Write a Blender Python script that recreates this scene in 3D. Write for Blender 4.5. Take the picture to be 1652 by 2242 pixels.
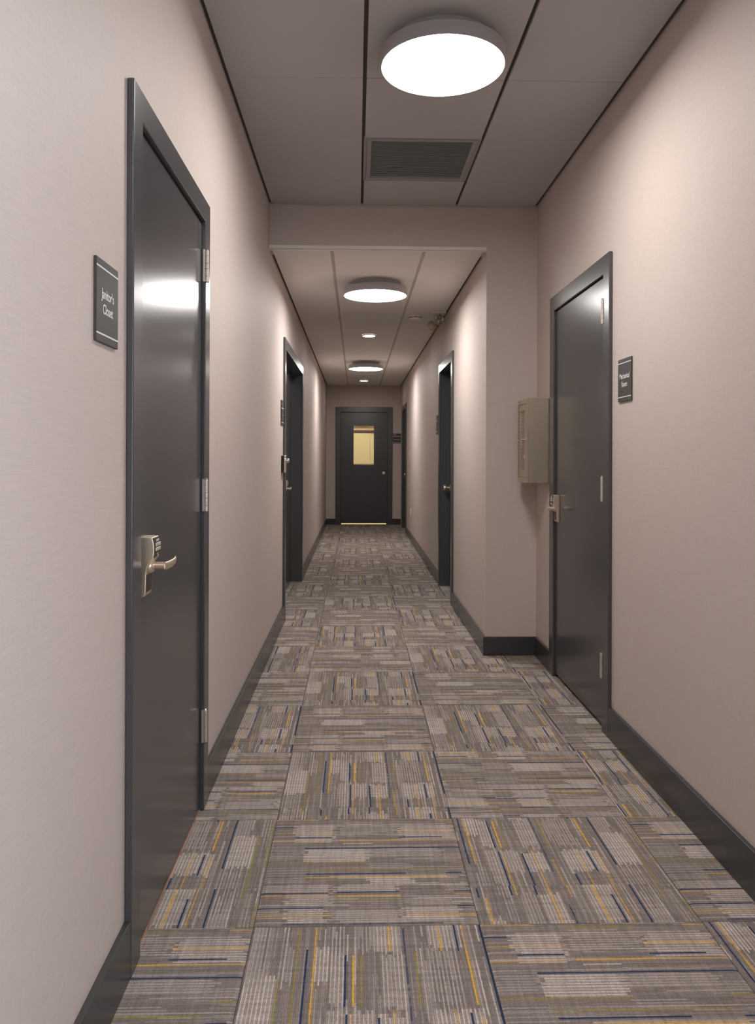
import bpy, bmesh, math, random
from mathutils import Vector, Matrix

for o in list(bpy.data.objects):
    bpy.data.objects.remove(o, do_unlink=True)
SC = bpy.context.scene
COL = SC.collection
random.seed(7)

# ------------------------------------------------------------------ camera
FPX, PX, PY = 1677.35, 823.5, 998.5
YAW, PITCH, ROLL, CAMH = 0.02622, 0.0005, 0.0034, 1.26664
cam_d = bpy.data.cameras.new('camera')
cam = bpy.data.objects.new('camera', cam_d)
COL.objects.link(cam)
cam_d.sensor_fit = 'HORIZONTAL'
cam_d.sensor_width = 36.0
cam_d.lens = FPX * 36.0 / 1652.0
cam_d.shift_x = (826.0 - PX) / 1652.0
cam_d.shift_y = (PY - 1121.0) / 1652.0
cam_d.clip_start = 0.02
_f = Vector((math.sin(YAW) * math.cos(PITCH), math.cos(YAW) * math.cos(PITCH), math.sin(PITCH)))
_r = Vector((math.cos(YAW), -math.sin(YAW), 0))
_u = _r.cross(_f)
_r2 = _r * math.cos(ROLL) + _u * math.sin(ROLL)
_u2 = _u * math.cos(ROLL) - _r * math.sin(ROLL)
M = Matrix((_r2, _u2, -_f)).transposed().to_4x4()
M.translation = Vector((0, 0, CAMH))
cam.matrix_world = M
SC.camera = cam

# ------------------------------------------------------------------ world / exposure
LAMP = 26.0            # radiance of the round diffusers
LAMP_COL = (1.0, 0.955, 0.92)
DAY = 5.2              # daylight coming in through the added side window behind the camera
w = bpy.data.worlds.new('daylight')
SC.world = w
w.use_nodes = True
wb = w.node_tree.nodes['Background']
wb.inputs[0].default_value = (0.76, 0.87, 1.0, 1)
wb.inputs[1].default_value = DAY
SC.view_settings.view_transform = 'Standard'
SC.view_settings.look = 'None'
SC.view_settings.gamma = 1.0
SC.view_settings.use_curve_mapping = False
SC.view_settings.exposure = 0.93

# ------------------------------------------------------------------ dimensions (metres)
XL, XR, XN = -0.557, 1.154, 0.8285       # left wall, near right wall, far right wall
HC, HS = 2.864, 2.582                    # near ceiling, lower far ceiling
YS, YE, YB = 4.878, 14.237, -2.6         # soffit line, end wall, back wall
TH = 0.16
BASE_H = 0.125
S = 0.6096                               # carpet module
X0, Y0 = -0.2713, 2.0691
NR, NU = 124, 50                         # ribs and steps along a rib in a carpet tile

# ------------------------------------------------------------------ materials
def lin(r, g, b):
    def c(v):
        v /= 255.0
        return v / 12.92 if v <= 0.04045 else ((v + 0.055) / 1.055) ** 2.4
    return (c(r), c(g), c(b), 1.0)

def new_mat(name):
    m = bpy.data.materials.new(name)
    m.use_nodes = True
    nt = m.node_tree
    b = nt.nodes['Principled BSDF']
    return m, nt, b

def simple(name, col, rough=0.5, metal=0.0, spec=0.5, bump=0.0, bscale=200.0, var=0.0, vscale=6.0, coat=0.0):
    m, nt, b = new_mat(name)
    b.inputs['Base Color'].default_value = col
    b.inputs['Roughness'].default_value = rough
    b.inputs['Metallic'].default_value = metal
    b.inputs['Specular IOR Level'].default_value = spec
    if coat:
        b.inputs['Coat Weight'].default_value = coat
    tc = nt.nodes.new('ShaderNodeTexCoord')
    if bump:
        n = nt.nodes.new('ShaderNodeTexNoise'); n.inputs['Scale'].default_value = bscale
        n.inputs['Detail'].default_value = 3
        nt.links.new(tc.outputs['Object'], n.inputs['Vector'])
        bp = nt.nodes.new('ShaderNodeBump'); bp.inputs['Strength'].default_value = bump
        bp.inputs['Distance'].default_value = 0.002
        nt.links.new(n.outputs['Fac'], bp.inputs['Height'])
        nt.links.new(bp.outputs['Normal'], b.inputs['Normal'])
    if var:
        n = nt.nodes.new('ShaderNodeTexNoise'); n.inputs['Scale'].default_value = vscale
        nt.links.new(tc.outputs['Object'], n.inputs['Vector'])
        r = nt.nodes.new('ShaderNodeMapRange')
        r.inputs['To Min'].default_value = 1 - var; r.inputs['To Max'].default_value = 1 + var
        nt.links.new(n.outputs['Fac'], r.inputs['Value'])
        mx = nt.nodes.new('ShaderNodeMix'); mx.data_type = 'RGBA'; mx.blend_type = 'MULTIPLY'
        mx.inputs[0].default_value = 1.0
        mx.inputs[6].default_value = col
        nt.links.new(r.outputs['Result'], mx.inputs[7])
        nt.links.new(mx.outputs[2], b.inputs['Base Color'])
    return m

def wallcover(name, col):
    m, nt, b = new_mat(name)
    b.inputs['Roughness'].default_value = 0.62
    b.inputs['Specular IOR Level'].default_value = 0.35
    tc = nt.nodes.new('ShaderNodeTexCoord')
    outs = []
    for sc, det in (((14, 14, 520), 2), ((420, 420, 18), 2), ((3, 3, 3), 2)):
        mp = nt.nodes.new('ShaderNodeMapping'); mp.inputs['Scale'].default_value = sc
        nt.links.new(tc.outputs['Object'], mp.inputs['Vector'])
        n = nt.nodes.new('ShaderNodeTexNoise'); n.inputs['Scale'].default_value = 1.0
        n.inputs['Detail'].default_value = det
        nt.links.new(mp.outputs['Vector'], n.inputs['Vector'])
        outs.append(n)
    a = nt.nodes.new('ShaderNodeMath'); a.operation = 'MULTIPLY_ADD'
    nt.links.new(outs[0].outputs['Fac'], a.inputs[0]); a.inputs[1].default_value = 0.65
    c = nt.nodes.new('ShaderNodeMath'); c.operation = 'MULTIPLY'
    nt.links.new(outs[1].outputs['Fac'], c.inputs[0]); c.inputs[1].default_value = 0.35
    nt.links.new(c.outputs[0], a.inputs[2])
    r = nt.nodes.new('ShaderNodeMapRange')
    r.inputs['From Min'].default_value = 0.25; r.inputs['From Max'].default_value = 0.75
    r.inputs['To Min'].default_value = 0.91; r.inputs['To Max'].default_value = 1.09
    nt.links.new(a.outputs[0], r.inputs['Value'])
    mx = nt.nodes.new('ShaderNodeMix'); mx.data_type = 'RGBA'; mx.blend_type = 'MULTIPLY'
    mx.inputs[0].default_value = 1.0; mx.inputs[6].default_value = col
    nt.links.new(r.outputs['Result'], mx.inputs[7])
    nt.links.new(mx.outputs[2], b.inputs['Base Color'])
    bp = nt.nodes.new('ShaderNodeBump'); bp.inputs['Strength'].default_value = 0.12
    bp.inputs['Distance'].default_value = 0.001
    nt.links.new(a.outputs[0], bp.inputs['Height'])
    nt.links.new(bp.outputs['Normal'], b.inputs['Normal'])
    return m

def carpet():
    m, nt, b = new_mat('carpet yarn')
    b.inputs['Roughness'].default_value = 0.95
    b.inputs['Specular IOR Level'].default_value = 0.1
    at = nt.nodes.new('ShaderNodeAttribute'); at.attribute_name = 'yarn'
    tc = nt.nodes.new('ShaderNodeTexCoord')
    n = nt.nodes.new('ShaderNodeTexNoise'); n.inputs['Scale'].default_value = 260; n.inputs['Detail'].default_value = 2
    nt.links.new(tc.outputs['Object'], n.inputs['Vector'])
    mp = nt.nodes.new('ShaderNodeMapping'); mp.inputs['Scale'].default_value = (90, 6, 1)
    nt.links.new(tc.outputs['Object'], mp.inputs['Vector'])
    n2 = nt.nodes.new('ShaderNodeTexNoise'); n2.inputs['Scale'].default_value = 1; n2.inputs['Detail'].default_value = 2
    nt.links.new(mp.outputs['Vector'], n2.inputs['Vector'])
    ad = nt.nodes.new('ShaderNodeMath'); ad.operation = 'MULTIPLY_ADD'
    nt.links.new(n.outputs['Fac'], ad.inputs[0]); ad.inputs[1].default_value = 0.58
    hf = nt.nodes.new('ShaderNodeMath'); hf.operation = 'MULTIPLY'; hf.inputs[1].default_value = 0.42
    nt.links.new(n2.outputs['Fac'], hf.inputs[0]); nt.links.new(hf.outputs[0], ad.inputs[2])
    r = nt.nodes.new('ShaderNodeMapRange')
    r.inputs['From Min'].default_value = 0.3; r.inputs['From Max'].default_value = 0.7
    r.inputs['To Min'].default_value = 0.66; r.inputs['To Max'].default_value = 1.34
    nt.links.new(ad.outputs[0], r.inputs['Value'])
    # rib profile: yarn in the middle of each rib, valley between painted darker as shadow, edge wobbling with the loops
    def mth(op, a, b=None, c=None):
        q = nt.nodes.new('ShaderNodeMath'); q.operation = op
        for k, v in enumerate((a, b, c)):
            if v is None: continue
            if isinstance(v, (int, float)): q.inputs[k].default_value = v
            else: nt.links.new(v, q.inputs[k])
        return q.outputs[0]
    sp = nt.nodes.new('ShaderNodeSeparateXYZ'); nt.links.new(tc.outputs['Object'], sp.inputs[0])
    nw = nt.nodes.new('ShaderNodeTexNoise'); nw.inputs['Scale'].default_value = 170; nw.inputs['Detail'].default_value = 1
    nt.links.new(tc.outputs['Object'], nw.inputs['Vector'])
    hh_ = S / 2 - 0.0007
    ph = mth('MULTIPLY_ADD', sp.outputs['Y'], -NR / (2 * hh_), NR / 2)
    ph = mth('FRACT', ph)
    ds = mth('ABSOLUTE', mth('SUBTRACT', ph, 0.5))                       # 0 centre, .5 edge
    ds = mth('ADD', ds, mth('MULTIPLY_ADD', nw.outputs['Fac'], 0.5, -0.25))
    mk = nt.nodes.new('ShaderNodeMapRange'); mk.interpolation_type = 'SMOOTHSTEP'
    mk.inputs['From Min'].default_value = 0.22; mk.inputs['From Max'].default_value = 0.46
    mk.inputs['To Min'].default_value = 0.0; mk.inputs['To Max'].default_value = 0.85
    nt.links.new(ds, mk.inputs['Value'])
    va = nt.nodes.new('ShaderNodeMix'); va.data_type = 'RGBA'
    nt.links.new(mk.outputs['Result'], va.inputs[0]); nt.links.new(at.outputs['Color'], va.inputs[6])
    vd = nt.nodes.new('ShaderNodeMix'); vd.data_type = 'RGBA'; vd.inputs[0].default_value = 0.45
    vd.inputs[6].default_value = lin(98, 90, 87); nt.links.new(at.outputs['Color'], vd.inputs[7])
    nt.links.new(vd.outputs[2], va.inputs[7])
    mx = nt.nodes.new('ShaderNodeMix'); mx.data_type = 'RGBA'; mx.blend_type = 'MULTIPLY'
    mx.inputs[0].default_value = 1.0
    nt.links.new(va.outputs[2], mx.inputs[6]); nt.links.new(r.outputs['Result'], mx.inputs[7])
    nt.links.new(mx.outputs[2], b.inputs['Base Color'])
    bp = nt.nodes.new('ShaderNodeBump'); bp.inputs['Strength'].default_value = 0.5; bp.inputs['Distance'].default_value = 0.003
    nt.links.new(n.outputs['Fac'], bp.inputs['Height']); nt.links.new(bp.outputs['Normal'], b.inputs['Normal'])
    return m

def emit(name, col, strength):
    m = bpy.data.materials.new(name); m.use_nodes = True
    nt = m.node_tree; nt.nodes.clear()
    e = nt.nodes.new('ShaderNodeEmission'); o = nt.nodes.new('ShaderNodeOutputMaterial')
    e.inputs[0].default_value = (*col[:3], 1); e.inputs[1].default_value = strength
    nt.links.new(e.outputs[0], o.inputs[0])
    return m

def glass(name, tint=(1, 1, 1, 1), gloss=0.08):
    m = bpy.data.materials.new(name); m.use_nodes = True
    nt = m.node_tree; nt.nodes.clear()
    t = nt.nodes.new('ShaderNodeBsdfTransparent'); t.inputs[0].default_value = tint
    g = nt.nodes.new('ShaderNodeBsdfGlossy'); g.inputs['Roughness'].default_value = 0.03
    mx = nt.nodes.new('ShaderNodeMixShader'); mx.inputs[0].default_value = gloss
    o = nt.nodes.new('ShaderNodeOutputMaterial')
    nt.links.new(t.outputs[0], mx.inputs[1]); nt.links.new(g.outputs[0], mx.inputs[2])
    nt.links.new(mx.outputs[0], o.inputs[0])
    return m

def shade(name, col, trans=0.6):
    m = bpy.data.materials.new(name); m.use_nodes = True
    nt = m.node_tree; nt.nodes.clear()
    d = nt.nodes.new('ShaderNodeBsdfDiffuse'); d.inputs[0].default_value = col
    t = nt.nodes.new('ShaderNodeBsdfTranslucent'); t.inputs[0].default_value = col
    mx = nt.nodes.new('ShaderNodeMixShader'); mx.inputs[0].default_value = trans
    o = nt.nodes.new('ShaderNodeOutputMaterial')
    nt.links.new(d.outputs[0], mx.inputs[1]); nt.links.new(t.outputs[0], mx.inputs[2])
    nt.links.new(mx.outputs[0], o.inputs[0])
    return m

M_WALL = wallcover('linen wallcovering', lin(200, 187, 180))
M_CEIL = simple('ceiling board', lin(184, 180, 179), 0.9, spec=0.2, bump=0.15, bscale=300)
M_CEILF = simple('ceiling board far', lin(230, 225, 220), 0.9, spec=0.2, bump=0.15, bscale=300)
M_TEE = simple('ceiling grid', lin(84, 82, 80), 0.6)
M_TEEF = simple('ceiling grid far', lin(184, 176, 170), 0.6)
M_GREY = simple('concrete backing', lin(90, 88, 86), 0.9)
M_DOOR = simple('charcoal door paint', lin(70, 71, 73), 0.21, spec=0.5, bump=0.08, bscale=260)
M_FRAME = simple('charcoal frame paint', lin(72, 73, 75), 0.24, spec=0.55, bump=0.04, bscale=260)
M_BASE = simple('charcoal baseboard', lin(61, 62, 64), 0.26, spec=0.5)
M_CARPET = carpet()
M_CEDGE = simple('carpet backing', lin(60, 56, 54), 0.95)
M_SATIN = simple('satin nickel', lin(226, 208, 186), 0.36, metal=0.85)
M_HINGE = simple('hinge steel', lin(214, 204, 198), 0.38, metal=0.75)
M_CHROME = simple('chrome', lin(225, 222, 218), 0.14, metal=1.0)
M_STEEL = simple('brushed stainless', lin(200, 188, 166), 0.30, metal=0.88)
M_DARKM = simple('dark lock plastic', lin(58, 48, 42), 0.35)
M_BUTTON = simple('pale keypad', lin(205, 200, 192), 0.5)
M_BLACK = simple('black plastic', lin(24, 23, 23), 0.4)
M_SIGN = simple('charcoal sign acrylic', lin(62, 61, 61), 0.5)
M_SIGNW = simple('silver lettering', lin(232, 232, 234), 0.6)
M_SIGNG = simple('sign grey insert', lin(112, 108, 106), 0.4)
M_FIX = simple('fixture grey enamel', lin(168, 164, 166), 0.5)
M_WHITE = simple('white enamel', lin(232, 228, 222), 0.5)
M_BEIGE = simple('beige plastic', lin(176, 160, 136), 0.5)
M_LAMP = emit('opal diffuser', LAMP_COL, LAMP)
M_DOWN = emit('downlight lens', (1.0, 0.93, 0.88), 34.0)
M_RLAMP = emit('room lamp', (1.0, 0.97, 0.90), 17.0)
M_GLASS = glass('window glass')
M_LENS = glass('lamp lens', (0.9, 0.88, 0.86, 1), 0.22)
M_WOOD = simple('oak threshold', lin(160, 116, 84), 0.5, var=0.25, vscale=40)
M_VENT = simple('grille grey', lin(176, 184, 184), 0.45)
M_VENTF = simple('grille frame', lin(150, 147, 146), 0.5)
M_RED = simple('red print', lin(190, 60, 60), 0.6)
M_CREAM = simple('cream room paint', lin(232, 216, 170), 0.8)
M_SHADE = shade('cream roller shade', lin(238, 232, 204))
M_SHADEW = shade('headrail white', lin(240, 226, 200))
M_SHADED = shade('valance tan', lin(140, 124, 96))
M_SHADET = shade('top strip tan', lin(186, 172, 138))

# ------------------------------------------------------------------ mesh helpers
class MB:
    def __init__(self):
        self.bm = bmesh.new()
    def box(self, x0, x1, y0, y1, z0, z1, bev=0.0, seg=2):
        if x1 < x0: x0, x1 = x1, x0
        if y1 < y0: y0, y1 = y1, y0
        b = bmesh.new()
        r = bmesh.ops.create_cube(b, size=1.0)
        for v in b.verts:
            v.co = Vector((x0 + (v.co.x + .5) * (x1 - x0), y0 + (v.co.y + .5) * (y1 - y0), z0 + (v.co.z + .5) * (z1 - z0)))
        if bev:
            bmesh.ops.bevel(b, geom=list(b.edges), offset=bev, segments=seg, profile=0.5, affect='EDGES')
        self._add(b)
        return self
    def prism(self, pts, axis, a0, a1, bev=0.0, seg=2):
        """pts: 2-D outline; axis 0: pts=(y,z) along x; 1: pts=(x,z) along y; 2: pts=(x,y) along z."""
        b = bmesh.new()
        def mk(p, a):
            return ((a, p[0], p[1]), (p[0], a, p[1]), (p[0], p[1], a))[axis]
        va = [b.verts.new(mk(p, a0)) for p in pts]
        vb = [b.verts.new(mk(p, a1)) for p in pts]
        b.faces.new(va); b.faces.new(vb[::-1])
        n = len(pts)
        for i in range(n):
            b.faces.new((va[i], vb[i], vb[(i + 1) % n], va[(i + 1) % n]))
        bmesh.ops.recalc_face_normals(b, faces=list(b.faces))
        if bev:
            es = [e for e in b.edges if len(e.link_faces) == 2 and e.calc_face_angle(0) > 0.5]
            bmesh.ops.bevel(b, geom=es, offset=bev, segments=seg, profile=0.5, affect='EDGES')
        self._add(b)
        return self
    def lathe(self, prof, n=32, mat=None):
        """prof: (r, z) pairs turned about z, then placed by mat."""
        b = bmesh.new()
        rings = []
        for r, z in prof:
            if r < 1e-6:
                rings.append([b.verts.new((0, 0, z))])
            else:
                rings.append([b.verts.new((r * math.cos(2 * math.pi * k / n), r * math.sin(2 * math.pi * k / n), z)) for k in range(n)])
        for a, c in zip(rings[:-1], rings[1:]):
            for k in range(n):
                k2 = (k + 1) % n
                if len(a) == 1 and len(c) > 1: b.faces.new((a[0], c[k], c[k2]))
                elif len(c) == 1 and len(a) > 1: b.faces.new((a[k], c[0], a[k2]))
                elif len(a) > 1: b.faces.new((a[k], c[k], c[k2], a[k2]))
        if mat is not None:
            bmesh.ops.transform(b, matrix=mat, verts=list(b.verts))
        bmesh.ops.recalc_face_normals(b, faces=list(b.faces))
        self._add(b)
        return self
    def tube(self, path, rad, n=12, flat=1.0):
        """path of points, radius per point, z-squash flat."""
        b = bmesh.new()
        P = [Vector(p) for p in path]
        rings = []
        for i, p in enumerate(P):
            t = (P[min(i + 1, len(P) - 1)] - P[max(i - 1, 0)]).normalized()
            up = Vector((0, 0, 1))
            if abs(t.z) > 0.95: up = Vector((1, 0, 0))
            s = t.cross(up).normalized(); u = s.cross(t)
            r = rad[i] if isinstance(rad, (list, tuple)) else rad
            rings.append([b.verts.new(p + s * r * flat * math.cos(2 * math.pi * k / n) + u * r * math.sin(2 * math.pi * k / n)) for k in range(n)])
        for a, c in zip(rings[:-1], rings[1:]):
            for k in range(n):
                b.faces.new((a[k], a[(k + 1) % n], c[(k + 1) % n], c[k]))
        b.faces.new(rings[0][::-1]); b.faces.new(rings[-1])
        bmesh.ops.recalc_face_normals(b, faces=list(b.faces))
        self._add(b)
        return self
    def _add(self, b):
        me = bpy.data.meshes.new('tmp'); b.to_mesh(me); b.free()
        self.bm.from_mesh(me); bpy.data.meshes.remove(me)
    def build(self, name, mat, parent=None, smooth=False, loc=None):
        me = bpy.data.meshes.new(name)
        self.bm.to_mesh(me); self.bm.free()
        me.materials.append(mat)
        if smooth:
            me.shade_smooth()
            me.set_sharp_from_angle(angle=math.radians(50))
        o = bpy.data.objects.new(name, me)
        if smooth:
            wn = o.modifiers.new('weighted', 'WEIGHTED_NORMAL'); wn.weight = 100; wn.keep_sharp = True
        COL.objects.link(o)
        if parent is not None: o.parent = parent
        if loc is not None: o.location = loc
        return o

def tag(o, label=None, cat=None, group=None, kind=None):
    if label: o['label'] = label
    if cat: o['category'] = cat
    if group: o['group'] = group
    if kind: o['kind'] = kind
    return o

def empty(name, loc=(0, 0, 0), rz=0.0):
    o = bpy.data.objects.new(name, None)
    o.empty_display_size = 0.1
    COL.objects.link(o)
    o.location = loc
    o.rotation_euler = (0, 0, rz)
    return o

def text_part(name, body, size, xs, mat, parent, cx, y, cz):
    """Flat lettering standing in the local x-z plane, read from the +y side (viewer's right is -x)."""
    cu = bpy.data.curves.new(name, 'FONT')
    cu.body = body; cu.size = size; cu.align_x = 'CENTER'; cu.align_y = 'CENTER'
    cu.extrude = 0.0002; cu.resolution_u = 3; cu.offset = size * 0.008
    t = bpy.data.objects.new(name + '_tmp', cu); COL.objects.link(t)
    dg = bpy.context.evaluated_depsgraph_get()
    me = bpy.data.meshes.new_from_object(t.evaluated_get(dg))
    bpy.data.objects.remove(t, do_unlink=True)
    for v in me.vertices:
        x, yy, z = v.co
        v.co = (cx - x * xs, y + z, cz + yy)
    me.name = name
    me.materials.clear(); me.materials.append(mat)
    o = bpy.data.objects.new(name, me); COL.objects.link(o); o.parent = parent
    return o

# ------------------------------------------------------------------ doors (positions first, walls are cut around them)
# local frame of a door: x along the wall, y out into the corridor, z up
D1 = dict(c=(1.947 + 2.752) / 2, w=0.805, h=2.102, face=0.08)      # near left
D2 = dict(c=(3.515 + 4.400) / 2, w=0.885, h=2.110, face=0.088)     # near right
D3 = dict(c=(5.925 + 7.745) / 2, w=1.82, h=2.088, face=0.085)      # far left pair
D4 = dict(c=(6.585 + 7.500) / 2, w=0.915, h=2.088, face=0.085)     # far right
D5 = dict(c=(-0.292 + 0.579) / 2, w=0.871, h=2.088, face=0.094)    # end
D6 = dict(c=(12.685 + 13.595) / 2, w=0.91, h=2.070, face=0.085)    # right, by the end wall
WIN = dict(c=-0.55, w=1.5, h=2.2, z0=0.5)                            # unseen window added behind the camera
LIN = 0.02                                                         # frame lining thickness

def wall_along_y(name, xa, xb, y0, y1, z1, doors, label):
    m = MB(); y = y0
    for d in sorted(doors, key=lambda q: q['c']):
        g = 0 if 'z0' in d else LIN
        a, b = d['c'] - d['w'] / 2 - g, d['c'] + d['w'] / 2 + g
        m.box(xa, xb, y, a, 0, z1)
        m.box(xa, xb, a, b, d['h'] + g, z1)
        if 'z0' in d: m.box(xa, xb, a, b, 0, d['z0'])
        y = b
    m.box(xa, xb, y, y1, 0, z1)
    return tag(m.build(name, M_WALL), label, 'wall', kind='structure')

wall_left = wall_along_y('wall_left', XL - TH, XL, YB, YE + TH, HC + 0.1, (D1, D3), 'long beige linen-covered corridor wall with the first charcoal door')
wall_right = wall_along_y('wall_right', XR, XR + TH, YB, YS, HC + 0.1, (D2, WIN), 'beige wall that carries the metal cabinet and a charcoal door')
wall_right_far = wall_along_y('wall_right_far', XN, XN + TH, YS + TH, YE + TH, HC + 0.1, (D4, D6), 'right-hand beige wall of the narrower far corridor')
m = MB()
m.box(XN, XR + TH, YS, YS + TH, 0, HC + 0.1)
m.box(XL, XN, YS, YS + TH, HS + 0.004, HC + 0.1)
tag(m.build('wall_return', M_WALL), 'beige return wall and soffit where the corridor narrows', 'wall', kind='structure')
m = MB()
a, b = D5['c'] - D5['w'] / 2 - LIN, D5['c'] + D5['w'] / 2 + LIN
m.box(XL, a, YE, YE + TH, 0, HC); m.box(b, XN, YE, YE + TH, 0, HC); m.box(a, b, YE, YE + TH, D5['h'] + LIN, HC)
tag(m.build('wall_end', M_WALL), 'dim beige wall closing the far end of the corridor', 'wall', kind='structure')
# wall behind the camera; daylight enters by a side window added for brightness in the right wall, out of view
m = MB(); m.box(XL, XR, YB - TH, YB, 0, HC + .1)
tag(m.build('wall_back', M_WALL), 'plain beige wall behind the viewer', 'wall', kind='structure')
win = empty('window_added', (XR + TH / 2, WIN['c'], WIN['z0']), math.pi / 2); tag(win, 'added unseen clear side window in the right wall behind the viewer', 'window', kind='structure')
hw = WIN['w'] / 2; hh = WIN['h'] - WIN['z0']
m = MB()
m.box(-hw, -hw + .05, -.04, .04, 0, hh); m.box(hw - .05, hw, -.04, .04, 0, hh)
m.box(-hw + .05, hw - .05, -.04, .04, 0, .05); m.box(-hw + .05, hw - .05, -.04, .04, hh - .05, hh)
m.build('window_frame', M_FRAME, win)
MB().box(-hw + .05, hw - .05, -.004, .004, .05, hh - .05).build('pane', M_GLASS, win)

# unseen shells added behind the side doors to keep stray daylight out
def blackout(name, x0, x1, y0, y1, open_side, label):
    t = 0.04
    m = MB()
    m.box(x0, x1, y0, y0 + t, -0.006, 2.3); m.box(x0, x1, y1 - t, y1, -0.006, 2.3)
    m.box(x0, x1, y0 + t, y1 - t, 2.26, 2.3); m.box(x0, x1, y0 + t, y1 - t, -0.046, -0.0065)
    if open_side > 0: m.box(x0, x0 + t, y0 + t, y1 - t, -0.006, 2.26)
    else: m.box(x1 - t, x1, y0 + t, y1 - t, -0.006, 2.26)
    tag(m.build(name, M_GREY), label, 'wall', kind='structure')
blackout('wall_blackout_left', XL - TH - 0.8, XL - TH, D1['c'] - .6, D1['c'] + .6, 1, 'dark closet shell added behind the first left door')
blackout('wall_blackout_right', XR + TH, XR + TH + .8, D2['c'] - .6, D2['c'] + .6, -1, 'dark light-blocking shell added behind the near right door')
blackout('wall_blackout_left_far', XL - TH - 0.8, XL - TH, D3['c'] - 1.1, D3['c'] + 1.1, 1, 'dark light-blocking shell added behind the far left pair of doors')
blackout('wall_blackout_right_far', XN + TH, XN + TH + .8, D4['c'] - .6, D4['c'] + .6, -1, 'dark light-blocking shell added behind the far right door')
blackout('wall_blackout_end', XN + TH, XN + TH + .8, D6['c'] - .6, D6['c'] + .6, -1, 'dark light-blocking shell added behind the last right door')

# lit room behind the end door
RY0, RY1 = YE + TH, YE + TH + 1.9
m = MB()
m.box(-1.2, 1.5, RY1, RY1 + .05, -.006, 2.6); m.box(-1.25, -1.2, RY0, RY1 + .05, -.006, 2.6); m.box(1.5, 1.55, RY0, RY1 + .05, -.006, 2.6)
m.box(-1.25, 1.55, RY0, RY1 + .05, 2.6, 2.65); m.box(-1.25, 1.55, RY0, RY1 + .05, -.056, -.0065)
m.box(-1.2, XL - TH, RY0, RY0 + .02, 0, 2.6); m.box(XN + TH, 1.5, RY0, RY0 + .02, 0, 2.6)
tag(m.build('wall_room_beyond', M_CREAM), 'cream walls of the lit room seen through the end door', 'wall', kind='structure')

# ------------------------------------------------------------------ floor with carpet tiles
m = MB()
m.box(XL - TH, XR + TH, YB - TH, YE + TH, -0.12, -0.007)
floor = tag(m.build('floor', M_CEDGE), 'grey carpet-tiled corridor floor', 'floor', kind='structure')

YD = lin(124, 115, 111); YM = lin(146, 136, 130); YLT = lin(206, 194, 186)
YN = lin(42, 62, 94); YG = lin(222, 174, 72); YO = lin(152, 140, 66)
def crop_p(cy):
    v = 1780 + cy / 2.7533
    yw = CAMH * FPX / (v - 1001.5)
    return 1 - (yw - Y0) / S            # 0 far edge, 1 near edge
LINES = [(48, 0, .24, YG, .5), (55, .37, .68, YO, .9), (50, .9, 1, YG, .6), (88, 0, .11, YN, 1), (112, .69, 1, YG, .9), (120, 0, .34, YG, .55),
         (152, .12, .33, YN, 1), (150, .69, .93, YN, 1), (175, 0, .31, YG, .6), (172, .37, .68, YG, 1), (170, .69, 1, YG, .6),
         (216, .19, 1, YN, 1), (302, 0, .52, YO, .8), (300, .9, 1, YO, .9), (345, .19, .88, YO, .85), (371, .2, .7, YN, 1), (368, .9, .98, YN, 1),
         (390, .2, .9, YG, .85), (485, 0, .33, YN, 1), (483, .36, .66, YN, 1), (483, .92, 1, YN, 1), (501, 0, .33, YG, .6), (502, .36, .66, YG, 1), (498, .92, 1, YG, .7),
         (531, .36, .66, YO, .9), (530, 0, .12, YO, .5), (574, 0, .3, YN, 1), (570, .93, 1, YN, 1), (624, 0, .34, YG, .65), (619, .68, 1, YG, .9), (672, .12, .85, YN, .8)]
BLOCKS = [(78, 180, .12, .33, .9), (78, 140, .37, .68, .55), (85, 165, .70, 1.0, .8), (60, 100, .4, .62, .5), (222, 298, .19, .52, 1.0), (222, 270, .52, .90, .6), (225, 275, 0, .17, .45),
          (310, 345, .5, .72, .5), (395, 432, .5, .72, .95), (395, 425, 0, .2, .4), (440, 480, .36, .66, .8), (435, 560, .12, .33, .75), (440, 480, 0, .12, .6), (505, 560, .68, .92, .5),
          (575, 662, .13, .31, .95), (590, 668, .36, .66, .7), (572, 660, .68, .93, .9), (435, 480, .9, 1, .5), (250, 300, .86, 1, .4)]
def mixc(a, b, t):
    return tuple(a[i] * (1 - t) + b[i] * t for i in range(4))
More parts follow.
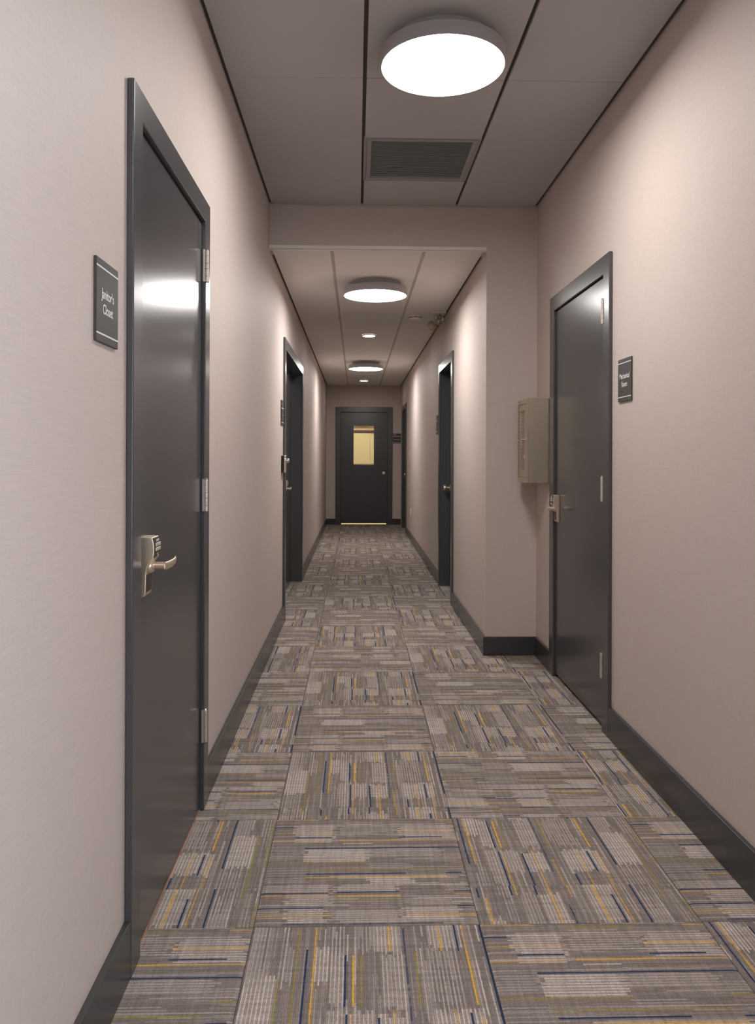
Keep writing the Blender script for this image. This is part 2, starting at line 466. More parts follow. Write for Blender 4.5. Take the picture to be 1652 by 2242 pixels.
def tile_colours(shift, seed):
    rnd = random.Random(seed)
    g = [[None] * NU for _ in range(NR)]
    ribs = [rnd.random() for _ in range(NR)]
    segs = []
    for i in range(NR):
        bl, k = [], 0
        while k < NU:
            n = rnd.randint(5, 16)
            bl += [rnd.random()] * n; k += n
        segs.append(bl[:NU])
    jit = [rnd.uniform(-.02, .02) for _ in range(NR)]
    blocks = [(crop_p(a), crop_p(b), u0, u1, s) for a, b, u0, u1, s in BLOCKS]
    for i in range(NR):
        p = (i + .5) / NR
        for j in range(NU):
            u = (j + .5) / NU
            light = 0.12
            for a, b, u0, u1, s in blocks:
                if a <= p < b and u0 <= u + jit[i] < u1: light = max(light, s)
            if ribs[i] < 0.60 and segs[i][j] > 0.35: light = max(light, 0.9 * segs[i][j] * (1 - ribs[i]))
            odd = (i % 2 == 0)
            t = light * (1.0 if odd else 0.45) * (0.72 + 0.33 * segs[i][j])
            c = mixc(YD, YLT, min(1.0, t)) if t > .2 else mixc(YD, YM, segs[i][j])
            g[i][j] = c
    for cy, u0, u1, c, s in LINES:
        i = min(NR - 2, max(0, int(crop_p(cy) * NR)))
        for j in range(NU):
            if u0 <= (j + .5) / NU < u1:
                f = s if s > .95 else s * (0.7 + 0.4 * rnd.random())
                g[i][j] = mixc(g[i][j], c, min(1, f))
                g[i + 1][j] = mixc(g[i + 1][j], c, min(1, f * (.22 if c is not YN else .15)))
    k = int(shift * NR)
    g = g[k:] + g[:k]
    ks = int(rnd.random() * NU) if shift else 0
    return [r[ks:] + r[:ks] for r in g]

def tile_mesh(idx, shift):
    g = tile_colours(shift, 100 + idx)
    h = S / 2 - 0.0007
    rnd = random.Random(idx)
    vs, fs, cs = [], [], []
    for i in range(NR + 1):
        for j in range(NU + 1):
            x = -h + 2 * h * j / NU
            y = h - 2 * h * i / NR
            z = 0.0
            if 0 < i < NR and 0 < j < NU:
                y += rnd.uniform(-.0007, .0007)
            if i in (0, NR) or j in (0, NU): z = -0.0016
            vs.append((x, y, z))
    for i in range(NR):
        for j in range(NU):
            a = i * (NU + 1) + j
            fs.append((a, a + NU + 1, a + NU + 2, a + 1)); cs.append(g[i][j])
    b0 = len(vs)
    for x, y in ((-h, h), (-h, -h), (h, -h), (h, h)): vs.append((x, y, -0.0065))
    for loop in ([i * (NU + 1) for i in range(NR + 1)], [NR * (NU + 1) + j for j in range(NU + 1)],
                 [i * (NU + 1) + NU for i in range(NR, -1, -1)], [j for j in range(NU, -1, -1)]):
        k = len([q for q in fs if len(q) > 4])
        fs.append(tuple(loop[::-1] + [b0 + k, b0 + (k + 1) % 4])); cs.append(YD)
    me = bpy.data.meshes.new('carpet_tile')
    me.from_pydata(vs, [], fs); me.update()
    at = me.color_attributes.new('yarn', 'FLOAT_COLOR', 'CORNER')
    buf = []
    for f, c in zip(fs, cs):
        buf += list(c) * len(f)
    at.data.foreach_set('color', buf)
    me.materials.append(M_CARPET)
    return me
pL = crop_p(220)
TILES = [tile_mesh(0, 0.0), tile_mesh(1, pL), tile_mesh(2, crop_p(478)), tile_mesh(3, 0.55), tile_mesh(4, 0.12)]
for j in range(-8, 20):
    for i in (-1, 0, 1, 2):
        if i == 2 and Y0 + j * S > YS: continue
        along_x = (i + j) % 2 == 0
        if along_x: k = 0 if i == 0 else random.choice((0, 2, 4))
        else: k = 1 if i == 0 and j in (-1, 1, 2, 3) else random.choice((1, 2, 3))
        if i == 0 and j == 4: k = 2
        o = bpy.data.objects.new('carpet_tile', TILES[k])
        COL.objects.link(o); o.parent = floor
        o.location = (X0 + (i + .5) * S, Y0 + (j + .5) * S, 0)
        o.rotation_euler = (0, 0, 0 if along_x else math.pi / 2)

# ------------------------------------------------------------------ ceilings
tile_cache = {}
def ctile(parent, x0, x1, y0, y1, z, mat):
    sx, sy = round(x1 - x0, 4), round(y1 - y0, 4)
    key = (sx, sy, mat.name)
    if key not in tile_cache:
        m = MB(); m.box(-sx / 2, sx / 2, -sy / 2, sy / 2, 0, 0.016, 0.0015, 1)
        o = m.build('ceiling_tile', mat, parent)
        tile_cache[key] = o.data
    else:
        o = bpy.data.objects.new('ceiling_tile', tile_cache[key]); COL.objects.link(o); o.parent = parent
    o.location = ((x0 + x1) / 2, (y0 + y1) / 2, z)
    return o

m = MB(); m.box(XL - TH, XR + TH, YB - TH, YS + TH, HC + 0.1, HC + 0.15)
ceiling = tag(m.build('ceiling', M_GREY), 'higher ceiling of square grey boards over the near corridor', 'ceiling', kind='structure')
TX = (0.031, 0.631); G = 0.008
cols = ((XL + .016, TX[0] - G), (TX[0] + G, TX[1] - G), (TX[1] + G, XR - .022))
rows = [YS - .012]
y = 4.440
while y > YB + .1:
    rows.append(y); y -= 0.602
rows.append(YB + .01)
for ci, (a, b) in enumerate(cols):
    for rj in range(len(rows) - 1):
        if ci == 1 and rj == 1: continue           # the air grille
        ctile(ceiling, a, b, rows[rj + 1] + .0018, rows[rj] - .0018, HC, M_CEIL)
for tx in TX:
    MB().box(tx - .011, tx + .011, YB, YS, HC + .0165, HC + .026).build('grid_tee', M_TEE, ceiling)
for a, b in ((XL, XL + .022), (XR - .026, XR)):
    MB().box(a, b, YB, YS, HC + .0165, HC + .02).build('wall_angle', M_TEE, ceiling)
MB().box(XL, XR, YS - .02, YS, HC + .0165, HC + .02).build('wall_angle', M_TEE, ceiling)
MB().box(XL - .0, XR, YB, YS, HC + .03, HC + .04).build('plenum_board', M_GREY, ceiling)

m = MB(); m.box(XL - TH, XN + TH, YS + TH, YE + TH, HS + 0.2, HS + 0.25)
ceilf = tag(m.build('ceiling_far', M_GREY), 'lower pale ceiling of the narrow far corridor', 'ceiling', kind='structure')
TXF = (-0.160, 0.432); G = 0.010
colsf = ((XL + .016, TXF[0] - G), (TXF[0] + G, TXF[1] - G), (TXF[1] + G, XN - .018))
rowsf = [YS + .03]; y = 5.555
while y < YE - .1:
    rowsf.append(y); y += 0.6096
rowsf.append(YE - .01)
for a, b in colsf:
    for rj in range(len(rowsf) - 1):
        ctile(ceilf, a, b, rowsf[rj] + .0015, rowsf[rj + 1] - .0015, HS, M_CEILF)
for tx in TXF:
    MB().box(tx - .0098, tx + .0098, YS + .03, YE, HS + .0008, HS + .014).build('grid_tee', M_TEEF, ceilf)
for a, b in ((XL, XL + .022), (XN - .024, XN)):
    MB().box(a, b, YS + .03, YE, HS + .0165, HS + .02).build('wall_angle', M_TEE, ceilf)
MB().box(XL, XN, YS + TH, YE, HS + .03, HS + .04).build('plenum_board', M_GREY, ceilf)
m = MB()
m.box(XL, XN, YS - .004, YS - .0005, HS, HS + .024); m.box(XL, XN, YS - .004, YS + .026, HS - .002, HS + .0015)
tag(m.build('trim_1', M_WHITE), 'white corner strip along the bottom of the soffit', 'trim', kind='structure')

# ------------------------------------------------------------------ baseboards
def baseboard(name, x0, x1, y0, y1, nx, ny, label, h=BASE_H):
    t = 0.016
    m = MB()
    if nx:
        xa, xb = (x0, x0 + t) if nx > 0 else (x0 - t, x0)
        m.box(xa, xb, y0, y1, 0, h, .0025, 2)
    else:
        m.box(x0, x1, y0 - t, y0, 0, h, .0025, 2)
    tag(m.build(name, M_BASE, smooth=True), label, 'baseboard', kind='structure')
def edge(d, s): return d['c'] + s * (d['w'] / 2 + d['face'])
baseboard('baseboard_left', XL, 0, YB, edge(D1, -1), 1, 0, 'charcoal baseboard below the first left door sign', .14)
baseboard('baseboard_left_middle', XL, 0, edge(D1, 1), edge(D3, -1), 1, 0, 'charcoal baseboard between the two left doors', .13)
baseboard('baseboard_left_far', XL, 0, edge(D3, 1), YE, 1, 0, 'charcoal baseboard beyond the left pair of doors', .115)
baseboard('baseboard_right', XR, 0, YB, edge(D2, -1), -1, 0, 'charcoal baseboard in front of the near right door', .14)
baseboard('baseboard_right_corner', XR, 0, edge(D2, 1), YS - .016, -1, 0, 'short charcoal baseboard under the metal cabinet', .122)
baseboard('baseboard_return', XN - .016, XR - .0005, YS, 0, 0, 1, 'short charcoal baseboard on the return wall', .118)
baseboard('baseboard_right_middle', XN, 0, YS, edge(D4, -1), -1, 0, 'charcoal baseboard between the return wall and the far right door', .118)
baseboard('baseboard_right_far', XN, 0, edge(D4, 1), edge(D6, -1), -1, 0, 'charcoal baseboard below the wall outlet', .112)
baseboard('baseboard_end_left', XL + .016, edge(D5, -1), YE, 0, 0, 1, 'charcoal baseboard left of the end door', .108)
baseboard('baseboard_end_right', edge(D5, 1), XN - .001, YE, 0, 0, 1, 'charcoal baseboard right of the end door', .108)

# ------------------------------------------------------------------ door builder
def door_root(name, d, side, label):
    if side == 'L': o = empty(name, (XL, d['c'], 0), -math.pi / 2)
    elif side == 'R': o = empty(name, (XR, d['c'], 0), math.pi / 2)
    elif side == 'RF': o = empty(name, (XN, d['c'], 0), math.pi / 2)
    else: o = empty(name, (d['c'], YE, 0), math.pi)
    return tag(o, label, 'door', kind='structure')

def door_frame(root, d, proud=0.017, leafy=0.0, gap=0.006):
    w, h, f = d['w'] / 2, d['h'], d['face']
    # one welded outline: face, then lining in the wall, then the stop behind the leaf
    def ring(m, x_in, z_in, x_out, z_out, y0, y1, bev):
        pts = [(-x_out, 0), (-x_out, z_out), (x_out, z_out), (x_out, 0), (x_in, 0), (x_in, z_in), (-x_in, z_in), (-x_in, 0)]
        m.prism(pts, 1, y0, y1, bev, 3)
    m = MB()
    ring(m, w, h, w + f, h + f, 0.0005, proud, 0.004)
    ring(m, w, h, w + LIN - .0005, h + LIN - .0005, -TH + .01, 0.001, 0)
    ring(m, w - .016, h - .016, w, h, leafy - .075, leafy - .048, 0)
    return m.build('door_frame', M_FRAME, root, smooth=True)

def leaf_box(root, x0, x1, z0, z1, yf, name='door_leaf', t=.044):
    return MB().box(x0, x1, yf - t, yf, z0, z1, .0015, 1).build(name, M_DOOR, root)

def hinge(root, x, y, z):
    """butt hinge, five knuckles on a pin; x is the joint line, plates to both sides"""
    H = 0.116
    ob = MB().box(x - .0015, x + .010, y - .004, y + .0035, z, z + H, .0008, 1).build('hinge', M_HINGE, root)
    r = .0075
    lens = (.021, .026, .020, .026, .021); zz = z
    for k, L in enumerate(lens):
        m = MB()
        m.lathe([(0, 0), (r - .001, 0), (r, .001), (r, L - .0015), (r - .001, L - .0005), (0, L - .0005)], 16, Matrix.Translation((x - .002, y + .009, zz)))
        m.build('knuckle', M_HINGE, ob, smooth=True); zz += L
    m = MB(); m.lathe([(.006, 0), (.0065, .001), (.005, .004), (0, .005)], 14, Matrix.Translation((x - .002, y + .009, zz)))
    m.build('pin_cap', M_CHROME, ob, smooth=True)
    return ob

def keypad_lock(root, x, y0, z0, lever_dir=-1, wd=.064):
    """keypad lever lock; x is the centre, y0 the leaf face, z0 the bottom"""
    sd = [(0, 0), (.009, .000), (.0145, .006), (.0160, .016), (.0175, .060), (.0195, .074), (.026, .088), (.0345, .100), (.0375, .108), (.0375, .130), (.036, .142), (.0325, .1535), (0, .1545)]
    m = MB()
    m.prism([(y0 + .0003 + a, z0 + b) for a, b in sd], 0, x - wd / 2, x + wd / 2, .0025, 3)
    body = m.build('lock', M_SATIN, root, smooth=True)
    # dark front inlay following the upper face
    fr = [(.0378, .102), (.0392, .110), (.0392, .131), (.0375, .144), (.0350, .1525), (.034, .1525), (.034, .102)]
    MB().prism([(y0 + a, z0 + b) for a, b in fr], 0, x - wd / 2 + .004, x + wd / 2 - .004, .0008, 1).build('keypad_panel', M_DARKM, body)
    lo = [(.0165, .012), (.0185, .058), (.0160, .058), (.0140, .012)]
    MB().prism([(y0 + a, z0 + b) for a, b in lo], 0, x - wd / 2 + .006, x + wd / 2 - .006).build('lower_panel', M_DARKM, body)
    for rz in (.1345, .1225):
        MB().box(x - .022, x + .022, y0 + .0385, y0 + .0415, z0 + rz - .0042, z0 + rz + .0042, .0008, 1).build('button_row', M_BUTTON, body)
        for q in range(5):
            xx = x - .016 + q * .008
            MB().box(xx - .0007, xx + .0007, y0 + .0414, y0 + .0418, z0 + rz - .0028, z0 + rz + .0028).build('button_mark', M_DARKM, body)
    MB().box(x - .010, x + .010, y0 + .037, y0 + .0400, z0 + .1415, z0 + .1475, .0008, 1).build('indicator', M_BUTTON, body)
    ry = Matrix.Rotation(-math.pi / 2, 4, 'X')
    m = MB(); m.lathe([(.0075, 0), (.0075, .0015), (.005, .002), (.004, .0008), (0, .0008)], 20, Matrix.Translation((x, y0 + .0385, z0 + .108)) @ ry)
    m.build('keyhole', M_CHROME, body, smooth=True)
    zc = z0 + .078
    m = MB(); m.lathe([(0, 0), (.0195, 0), (.0195, .006), (.016, .012), (.012, .014), (0, .014)], 24, Matrix.Translation((x, y0 + .016, zc)) @ ry)
    m.build('rose', M_SATIN, body, smooth=True)
    m = MB()
    m.tube([(x, y0 + .024, zc), (x, y0 + .050, zc), (x, y0 + .058, zc)], [.0098, .0098, .0095], 18)
    L = lever_dir
    m.tube([(x - L * .006, y0 + .058, zc), (x + L * .012, y0 + .061, zc - .001), (x + L * .045, y0 + .064, zc), (x + L * .080, y0 + .063, zc + .001), (x + L * .104, y0 + .060, zc + .004), (x + L * .120, y0 + .056, zc + .008)],
           [.0100, .0104, .0100, .0090, .0068, .0022], 14, 0.5)
    m.build('lever', M_SATIN, body, smooth=True)
    return body

def knob(root, x, y0, z):
    ry = Matrix.Rotation(-math.pi / 2, 4, 'X')
    m = MB(); m.lathe([(0, 0), (.033, 0), (.033, .004), (.028, .008), (.014, .010), (.012, .012), (0, .012)], 24, Matrix.Translation((x, y0, z)) @ ry)
    rose = m.build('rose', M_SATIN, root, smooth=True)
    m = MB(); m.lathe([(.011, .01), (.011, .030), (.020, .036), (.0265, .046), (.0265, .060), (.022, .066), (0, .067)], 24, Matrix.Translation((x, y0, z)) @ ry)
    k = m.build('knob', M_SATIN, rose, smooth=True)
    m = MB(); m.lathe([(0, .0665), (.007, .0665), (.007, .0685), (0, .0685)], 14, Matrix.Translation((x, y0, z)) @ ry)
    m.build('keyhole', M_DARKM, rose, smooth=True)

# near left door
YF1 = 0.003
d = D1; hw = d['w'] / 2
r = door_root('door_1', d, 'L', 'glossy charcoal door beside the Janitor\'s Closet sign')
door_frame(r, d, 0.018, YF1)
leaf_box(r, -hw + .003, hw - .003, .012, d['h'] - .004, YF1)
for z in (1.888, 1.068, .243): hinge(r, -hw - .004, .012, z)
keypad_lock(r, hw - .027 - .033, YF1, .903)
MB().box(-hw, hw, -.11, .003, 0.0005, .0045, .001, 1).build('threshold', M_WOOD, r)

# near right door
d = D2; hw = d['w'] / 2
r = door_root('door_2', d, 'R', 'charcoal door beside the Mechanical Room sign')
door_frame(r, d, 0.017, YF1)
leaf_box(r, -hw + .003, hw - .003, .022, d['h'] - .004, YF1)
for z in (1.883, 1.062, .245): hinge(r, -hw + .004, .008, z)
keypad_lock(r, hw - .030 - .033, YF1, .897)

# far left pair of doors
d = D3; hw = d['w'] / 2; yf = -.098
r = door_root('door_3', d, 'L', 'dark recessed pair of doors with a keypad lock on the left wall')
door_frame(r, d, 0.017, yf)
leaf_box(r, -hw + .003, -.002, .012, d['h'] - .004, yf)
leaf_box(r, .002, hw - .003, .012, d['h'] - .004, yf)
keypad_lock(r, -.095, yf, .895, wd=.07)

# far right door
d = D4; hw = d['w'] / 2; yf = -.085
r = door_root('door_4', d, 'RF', 'dark recessed door with a round knob on the far right wall')
door_frame(r, d, 0.017, yf)
leaf_box(r, -hw + .003, hw - .003, .012, d['h'] - .004, yf)
knob(r, hw - .085, yf, .965)

# end door with the lit window
d = D5; hw = d['w'] / 2; yf = -.012
r = door_root('door_5', d, 'E', 'black end door with a small lit cream window')
door_frame(r, d, 0.017, yf)
gx0, gx1, gz0, gz1 = -(.327 - d['c']), -(-.05 - d['c']), 1.108, 1.837
top = 2.030
m = MB(); t = .044
m.box(-hw + .003, gx0, yf - t, yf, .022, top); m.box(gx1, hw - .003, yf - t, yf, .022, top)
m.box(gx0, gx1, yf - t, yf, .022, gz0); m.box(gx0, gx1, yf - t, yf, gz1, top)
lf = m.build('door_leaf', M_DOOR, r)
MB().box(gx0, gx1, yf - .026, yf - .020, gz0, gz1).build('window_pane', M_GLASS, lf)
MB().box(-hw, hw, yf - .06, yf - .018, top - .002, d['h'] - .001).build('head_filler', M_FRAME, r)
knob(r, -(.511 - d['c']), yf, .956)
# roller shade hanging on the room side of the end door
sh = empty('roller_shade', ((.327 - .05) / 2, YE + .072, 1.08)); sh.rotation_euler = (0, 0, math.pi)
tag(sh, 'cream roller shade behind the glass of the end door', 'blind')
sw = .225
MB().box(-sw, sw, -.003, 0, .01, 1.700 - 1.08).build('fabric', M_SHADE, sh)
MB().box(-sw, sw, -.006, .004, 1.700 - 1.08, 1.752 - 1.08).build('headrail_shadow', M_SHADED, sh)  # dark tan strip: the shadow under the headrail, put into the colour
MB().box(-sw, sw, -.012, .008, 1.752 - 1.08, 1.792 - 1.08).build('headrail', M_SHADEW, sh)
ts = MB().box(-sw, sw, -.004, .002, 1.792 - 1.08, 1.86 - 1.08).build('top_strip', M_SHADET, sh)
for xa, xb in ((-.03, .0), (-.075, -.045), (.015, .05), (.06, .085)):
    MB().box(-xa + .02, -xb + .02, .002, .003, 1.812 - 1.08, 1.826 - 1.08).build('print', M_RED, ts)
MB().box(-sw, sw, -.006, .004, .03, .045).build('bottom_bar', M_SHADET, sh)
MB().tube([(-.12, .010, .04), (-.12, .010, .70)], .003, 8).build('cord', M_SHADEW, sh)

# last right door
d = D6; hw = d['w'] / 2; yf = -.085
r = door_root('door_6', d, 'RF', 'narrow-looking dark recessed door beside the end wall')
door_frame(r, d, 0.017, yf)
leaf_box(r, -hw + .003, hw - .003, .012, d['h'] - .004, yf)
knob(r, hw - .085, yf, .95)

# ------------------------------------------------------------------ signs
def sign(loc, rz, wd, ht, label, lines=None, bars=(), texts=(), group=None, inserts=()):
    o = empty('room_sign', loc, rz); tag(o, label, 'sign', group)
    MB().box(-wd / 2, wd / 2, .0005, .007, 0, ht, .0008, 1).build('sign_plate', M_SIGN, o)
    for z0, z1, wf in bars:
        MB().box(-wd / 2 * wf, wd / 2 * wf, .0069, .0074, z0, z1).build('sign_rule', M_SIGNW, o)
    for x0, x1, z0, z1 in inserts:
        MB().box(x0, x1, .0069, .0085, z0, z1, .0005, 1).build('sign_insert', M_SIGNG, o)
    for body, size, xs, cx, cz in texts:
        text_part('sign_lettering', body, size, xs, M_SIGNW, o, cx, .0074, cz)
    return o
RL, RR, RE = -math.pi / 2, math.pi / 2, math.pi
sign((XL, 1.709, 1.511), RL, .146, .180, 'charcoal sign reading Janitor\'s Closet beside the first left door',
     bars=((.0165, .0200, 1), (.160, .1635, 1)), texts=(("Janitor's", .031, .82, 0, .106), ('Closet', .031, .82, 0, .073)))
sign((XR, 3.255, 1.507), RR, .160, .184, 'charcoal sign reading Mechanical Room on the right wall',
     bars=((.0175, .021, 1), (.164, .1675, 1)), texts=(('Mechanical', .032, .86, .0, .108), ('Room', .032, .86, .0, .073)))
sign((XL, 5.735, 1.497), RL, .170, .184, 'charcoal room sign with inserts before the left pair of doors',
     bars=((.018, .022, 1), (.124, .128, 1)), texts=(('101', .022, .7, .045, .156),), inserts=((-.085, .085, .070, .079),))
sign((XN, 7.795, 1.497), RR, .170, .190, 'charcoal room sign just past the far right door',
     bars=((.020, .024, 1), (.130, .134, 1)), inserts=((-.085, .085, .068, .076),))
sign((.7565, YE, 1.507), RE, .150, .188, 'charcoal two-line sign between the end door and the corner',
     bars=((.014, .020, 1), (.130, .137, 1)), texts=(('102-A', .028, .62, .040, .164), ('MAINTENANCE', .020, .80, 0, .074)))

# ------------------------------------------------------------------ key switch box by the left pair of doors
kb = empty('key_switch_box', (XL, 5.757, 1.145), RL); tag(kb, 'small black wall box with a key switch before the left pair of doors', 'switch')
MB().box(-.055, .055, .0005, .022, 0, .125, .002, 1).build('back_box', M_BLACK, kb)
fp = MB().box(-.057, .057, .022, .028, -.001, .126, .0015, 1).build('face_plate', M_SATIN, kb)
ry = Matrix.Rotation(-math.pi / 2, 4, 'X')
m = MB(); m.lathe([(.020, 0), (.020, .018), (.017, .026), (.010, .030), (0, .030)], 20, Matrix.Translation((0, .028, .088)) @ ry)
m.build('switch_barrel', M_CHROME, kb, smooth=True)
m = MB(); m.lathe([(.004, 0), (.004, .002), (0, .003)], 10, Matrix.Translation((0, .028, .022)) @ ry)
m.build('screw', M_CHROME, fp, smooth=True)

# ------------------------------------------------------------------ wall outlet
ow = empty('wall_outlet', (XN, 11.53, .378), RR); tag(ow, 'white wall outlet low on the far right wall', 'outlet')
pl = MB().box(-.036, .036, .0005, .007, 0, .114, .002, 1).build('cover_plate', M_WHITE, ow)
for z in (.032, .082):
    s = MB().box(-.017, .017, .007, .009, z - .014, z + .014, .003, 2).build('socket', M_WHITE, ow)
    for xx in (-.006, .006): MB().box(xx - .001, xx + .001, .0088, .0093, z - .004, z + .006).build('slot', M_BLACK, s)

# ------------------------------------------------------------------ extinguisher cabinet on the right wall
cb = empty('extinguisher_cabinet', (XR, 4.632, 1.113), RR); tag(cb, 'brushed steel wall cabinet with a glazed door in the corner', 'cabinet')
CW, CD, CH = .132, .145, .502
MB().box(-CW, CW, .0005, CD - .012, 0, CH, .002, 2).build('cabinet_body', M_STEEL, cb)
m = MB()
for x0, x1, z0, z1 in ((-CW, -CW + .013, 0, CH), (CW - .013, CW, 0, CH), (-CW + .013, CW - .013, 0, .030), (-CW + .013, CW - .013, CH - .030, CH)):
    m.box(x0, x1, CD - .0118, CD, z0, z1, .0012, 1)
m.build('cabinet_rim', M_STEEL, cb)
m = MB(); dx, z0, z1 = CW - .0145, .032, CH - .032
wx0, wx1, wz0, wz1 = -.055, .075, .075, CH - .07
for a0, a1, b0, b1 in ((-dx, wx0, z0, z1), (wx1, dx, z0, z1), (wx0, wx1, z0, wz0), (wx0, wx1, wz1, z1)):
    m.box(a0, a1, CD - .0118, CD - .001, b0, b1)
cd = m.build('cabinet_door', M_STEEL, cb)
MB().box(wx0, wx1, CD - .010, CD - .0075, wz0, wz1).build('glass_pane', simple('wired glass', lin(120, 112, 104), 0.1, spec=0.6), cd)
for k in range(20):
    zz = .045 + k * .0215
    MB().box(CW - .0155, CW - .0135, CD - .004, CD + .0012, zz, zz + .013).build('hinge_tab', M_DARKM, cd)
m = MB()
m.box(-dx + .006, -dx + .020, CD - .001, CD + .004, .244, .268, .001, 1)
m.box(-dx + .008, -dx + .018, CD + .004, CD + .030, .254, .261, .001, 1)
m.prism([(-dx + .005, .262), (-dx + .034, .262), (-dx + .031, .225), (-dx + .022, .203), (-dx + .014, .203), (-dx + .007, .225)], 1, CD + .025, CD + .030, .001, 1)
m.build('pull_handle', M_CHROME, cd, smooth=True)
MB().box(wx0 + .002, wx0 + .040, CD - .0075, CD - .0068, .180, .250).build('red_label', M_RED, cd)
MB().box(wx0 + .004, wx0 + .044, CD - .0075, CD - .0066, .148, .166).build('white_label', M_WHITE, cd)

# ------------------------------------------------------------------ ceiling fixtures
def round_light(x, y, z, label):
    o = empty('ceiling_light', (x, y, z - .098)); tag(o, label, 'ceiling light', 'round flush ceiling lights')
    R_ = .2400
    m = MB(); m.lathe([(.1875, .050), (.1875, .0975)], 64)
    m.lathe([(0, .0975), (.1875, .0975)], 64)
    m.build('canopy', M_FIX, o, smooth=True)
    m = MB(); m.lathe([(R_ - .005, .004), (R_ - .004, 0), (R_ - .001, 0), (R_, .002), (R_, .052), (R_ - .002, .054), (.187, .0545)], 72)
    m.build('drum', M_FIX, o, smooth=True)
    m = MB(); m.lathe([(0, .0015), (R_ - .0055, .0015), (R_ - .0055, .004)], 64)
    m.build('diffuser', M_LAMP, o, smooth=True)
    return o
round_light(.328, 2.945, HC, 'large round ceiling light over the near corridor, nearest of three')
round_light(.140, 5.815, HS, 'round ceiling light just past the soffit, middle of three')
round_light(.130, 10.70, HS, 'round ceiling light near the end wall, farthest of three')
round_light(.328, -0.10, HC, 'added unseen round ceiling light behind the viewer')  # extra lamp out of view, added to brighten the near corridor

def downlight(x, y, label):
    o = empty('recessed_downlight', (x, y, HS - .012)); tag(o, label, 'downlight', 'recessed downlights')
    m = MB(); m.lathe([(.066, .002), (.070, 0), (.078, .004), (.080, .0118)], 40); m.build('trim_ring', M_WHITE, o, smooth=True)
    m = MB(); m.lathe([(0, .0015), (.066, .002)], 40); m.build('lens', M_DOWN, o)
downlight(.134, 8.31, 'small bright downlight between the middle and far round lights')
downlight(.128, 13.27, 'small bright downlight just before the end wall')

# unseen room lamp added to light the shade beyond the end door
rl = empty('added_panel_light', (.1, RY0 + .9, 2.555)); tag(rl, 'added unseen warm panel light in the room behind the end door', 'ceiling light')
MB().box(-.4, .4, -.3, .3, .01, .04).build('housing', M_WHITE, rl)
MB().box(-.38, .38, -.28, .28, .004, .0098).build('diffuser', M_RLAMP, rl)

# air return grille
GX0, GX1, GY0, GY1 = TX[0] + .003, TX[1] - .003, 3.842, 4.436
gr = empty('air_grille', ((GX0 + GX1) / 2, (GY0 + GY1) / 2, HC)); tag(gr, 'grey louvred air return grille set in the near ceiling', 'vent')
gw, gh = (GX1 - GX0) / 2, (GY1 - GY0) / 2
m = MB()
F1, F2 = .016, .040
for a, bb, zz in ((0, F1, .004), (F1, F2, .0)):
    o1, i1 = a, bb
    m.box(-gw + o1, -gw + i1, -gh + o1, gh - o1, zz, .014, .001, 1); m.box(gw - i1, gw - o1, -gh + o1, gh - o1, zz, .014, .001, 1)
    m.box(-gw + i1, gw - i1, -gh + o1, -gh + i1, zz, .014, .001, 1); m.box(-gw + i1, gw - i1, gh - i1, gh - o1, zz, .014, .001, 1)
m.build('grille_frame', M_VENTF, gr)
m = MB(); n = 34
for k in range(n):
    yy = -gh + F2 + (2 * gh - 2 * F2) * (k + .5) / n; hgt = (gh - F2) / n * .86
    m.prism([(yy - hgt, .004), (yy + hgt * .7, .009), (yy + hgt, .009), (yy - hgt * .7, .003)], 0, -gw + F2 + .001, gw - F2 - .001)
tag(m.build('louvres', M_VENT, gr), kind='stuff')
MB().box(-gw + F2, gw - F2, -gh + F2, gh - F2, .0125, .014).build('backing', M_GREY, gr)

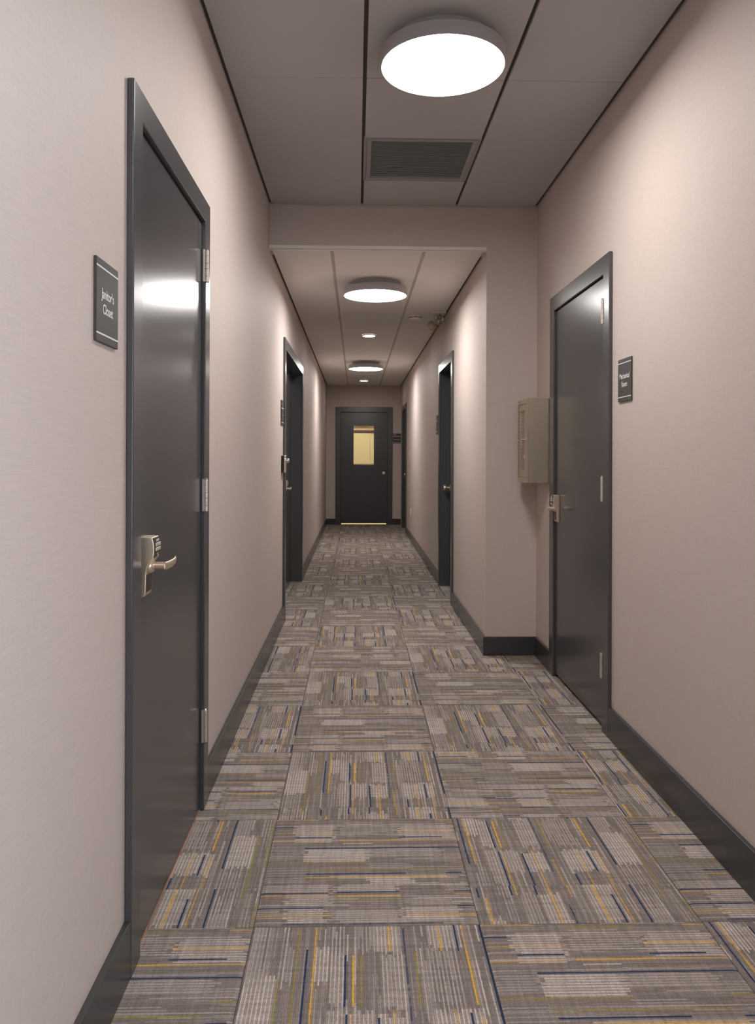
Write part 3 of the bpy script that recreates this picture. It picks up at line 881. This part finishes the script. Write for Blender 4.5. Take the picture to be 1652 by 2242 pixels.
# smoke detector
sd = empty('smoke_detector', (.547, 7.16, HS - .045 * .8)); sd.scale = (1, 1, .8); tag(sd, 'round white smoke detector on the far ceiling', 'detector')
m = MB(); m.lathe([(.066, .045), (.068, .030), (.062, .027)], 36); m.lathe([(0, 0), (.040, .0), (.052, .004), (.060, .014), (.058, .022)], 36)
m.lathe([(.050, .014), (.050, .036)], 36); m.build('detector_body', M_WHITE, sd, smooth=True)
for k in range(8):
    a = 2 * math.pi * k / 8
    mm = MB(); mm.box(-.015, .015, -.0015, .0015, -.0035, .0035, .0008, 1)
    o = mm.build('vent_slot', M_BLACK, sd); o.location = (.0575 * math.sin(a), -.0575 * math.cos(a), .0245); o.rotation_euler = (0, 0, a)

# twin emergency lamp
el = empty('emergency_light', (.742, 7.00, HS - .02)); tag(el, 'twin-head emergency lamp on the ceiling beside the right wall', 'emergency light')
MB().box(-.072, .072, -.072, .072, .011, .0195, .003, 2).build('ceiling_plate', M_CEILF, el)
def head(px, py, pz, yaw, tilt, nm, lens):
    R3 = Matrix.Translation((px, py, pz)) @ Matrix.Rotation(yaw, 4, 'Z') @ Matrix.Rotation(tilt, 4, 'X')
    m = MB(); m.lathe([(0, -.055), (.018, -.053), (.034, -.040), (.044, -.016), (.047, .0), (.0445, .002)], 28, R3)
    hd = m.build(nm, M_BEIGE, el, smooth=True)
    if lens:
        m = MB(); m.lathe([(.043, .0), (.036, -.014), (.024, -.026), (.010, -.032), (0, -.033)], 28, R3); m.build('reflector', M_CHROME, hd, smooth=True)
        m = MB(); m.lathe([(0, -.030), (.008, -.028), (.010, -.016), (.006, -.008), (0, -.006)], 14, R3); m.build('bulb', M_WHITE, hd, smooth=True)
        m = MB(); m.lathe([(.0445, .002), (.030, .0055), (.029, .0035), (.018, .0085), (.017, .0065), (.006, .010), (0, .010)], 28, R3); m.build('lens', M_LENS, hd, smooth=True)
MB().tube([(.020, -.02, .004), (.020, -.02, -.020), (.010, -.035, -.04)], .010, 10).build('swivel_arm', M_BEIGE, el, smooth=True)
MB().tube([(-.005, .03, .004), (-.012, .03, -.030), (-.025, .04, -.045)], .010, 10).build('swivel_arm', M_BEIGE, el, smooth=True)
head(.003, -.065, -.052, 0.0, math.radians(80), 'lamp_head', True)
head(-.045, .06, -.085, math.radians(160), math.radians(65), 'lamp_head', False)
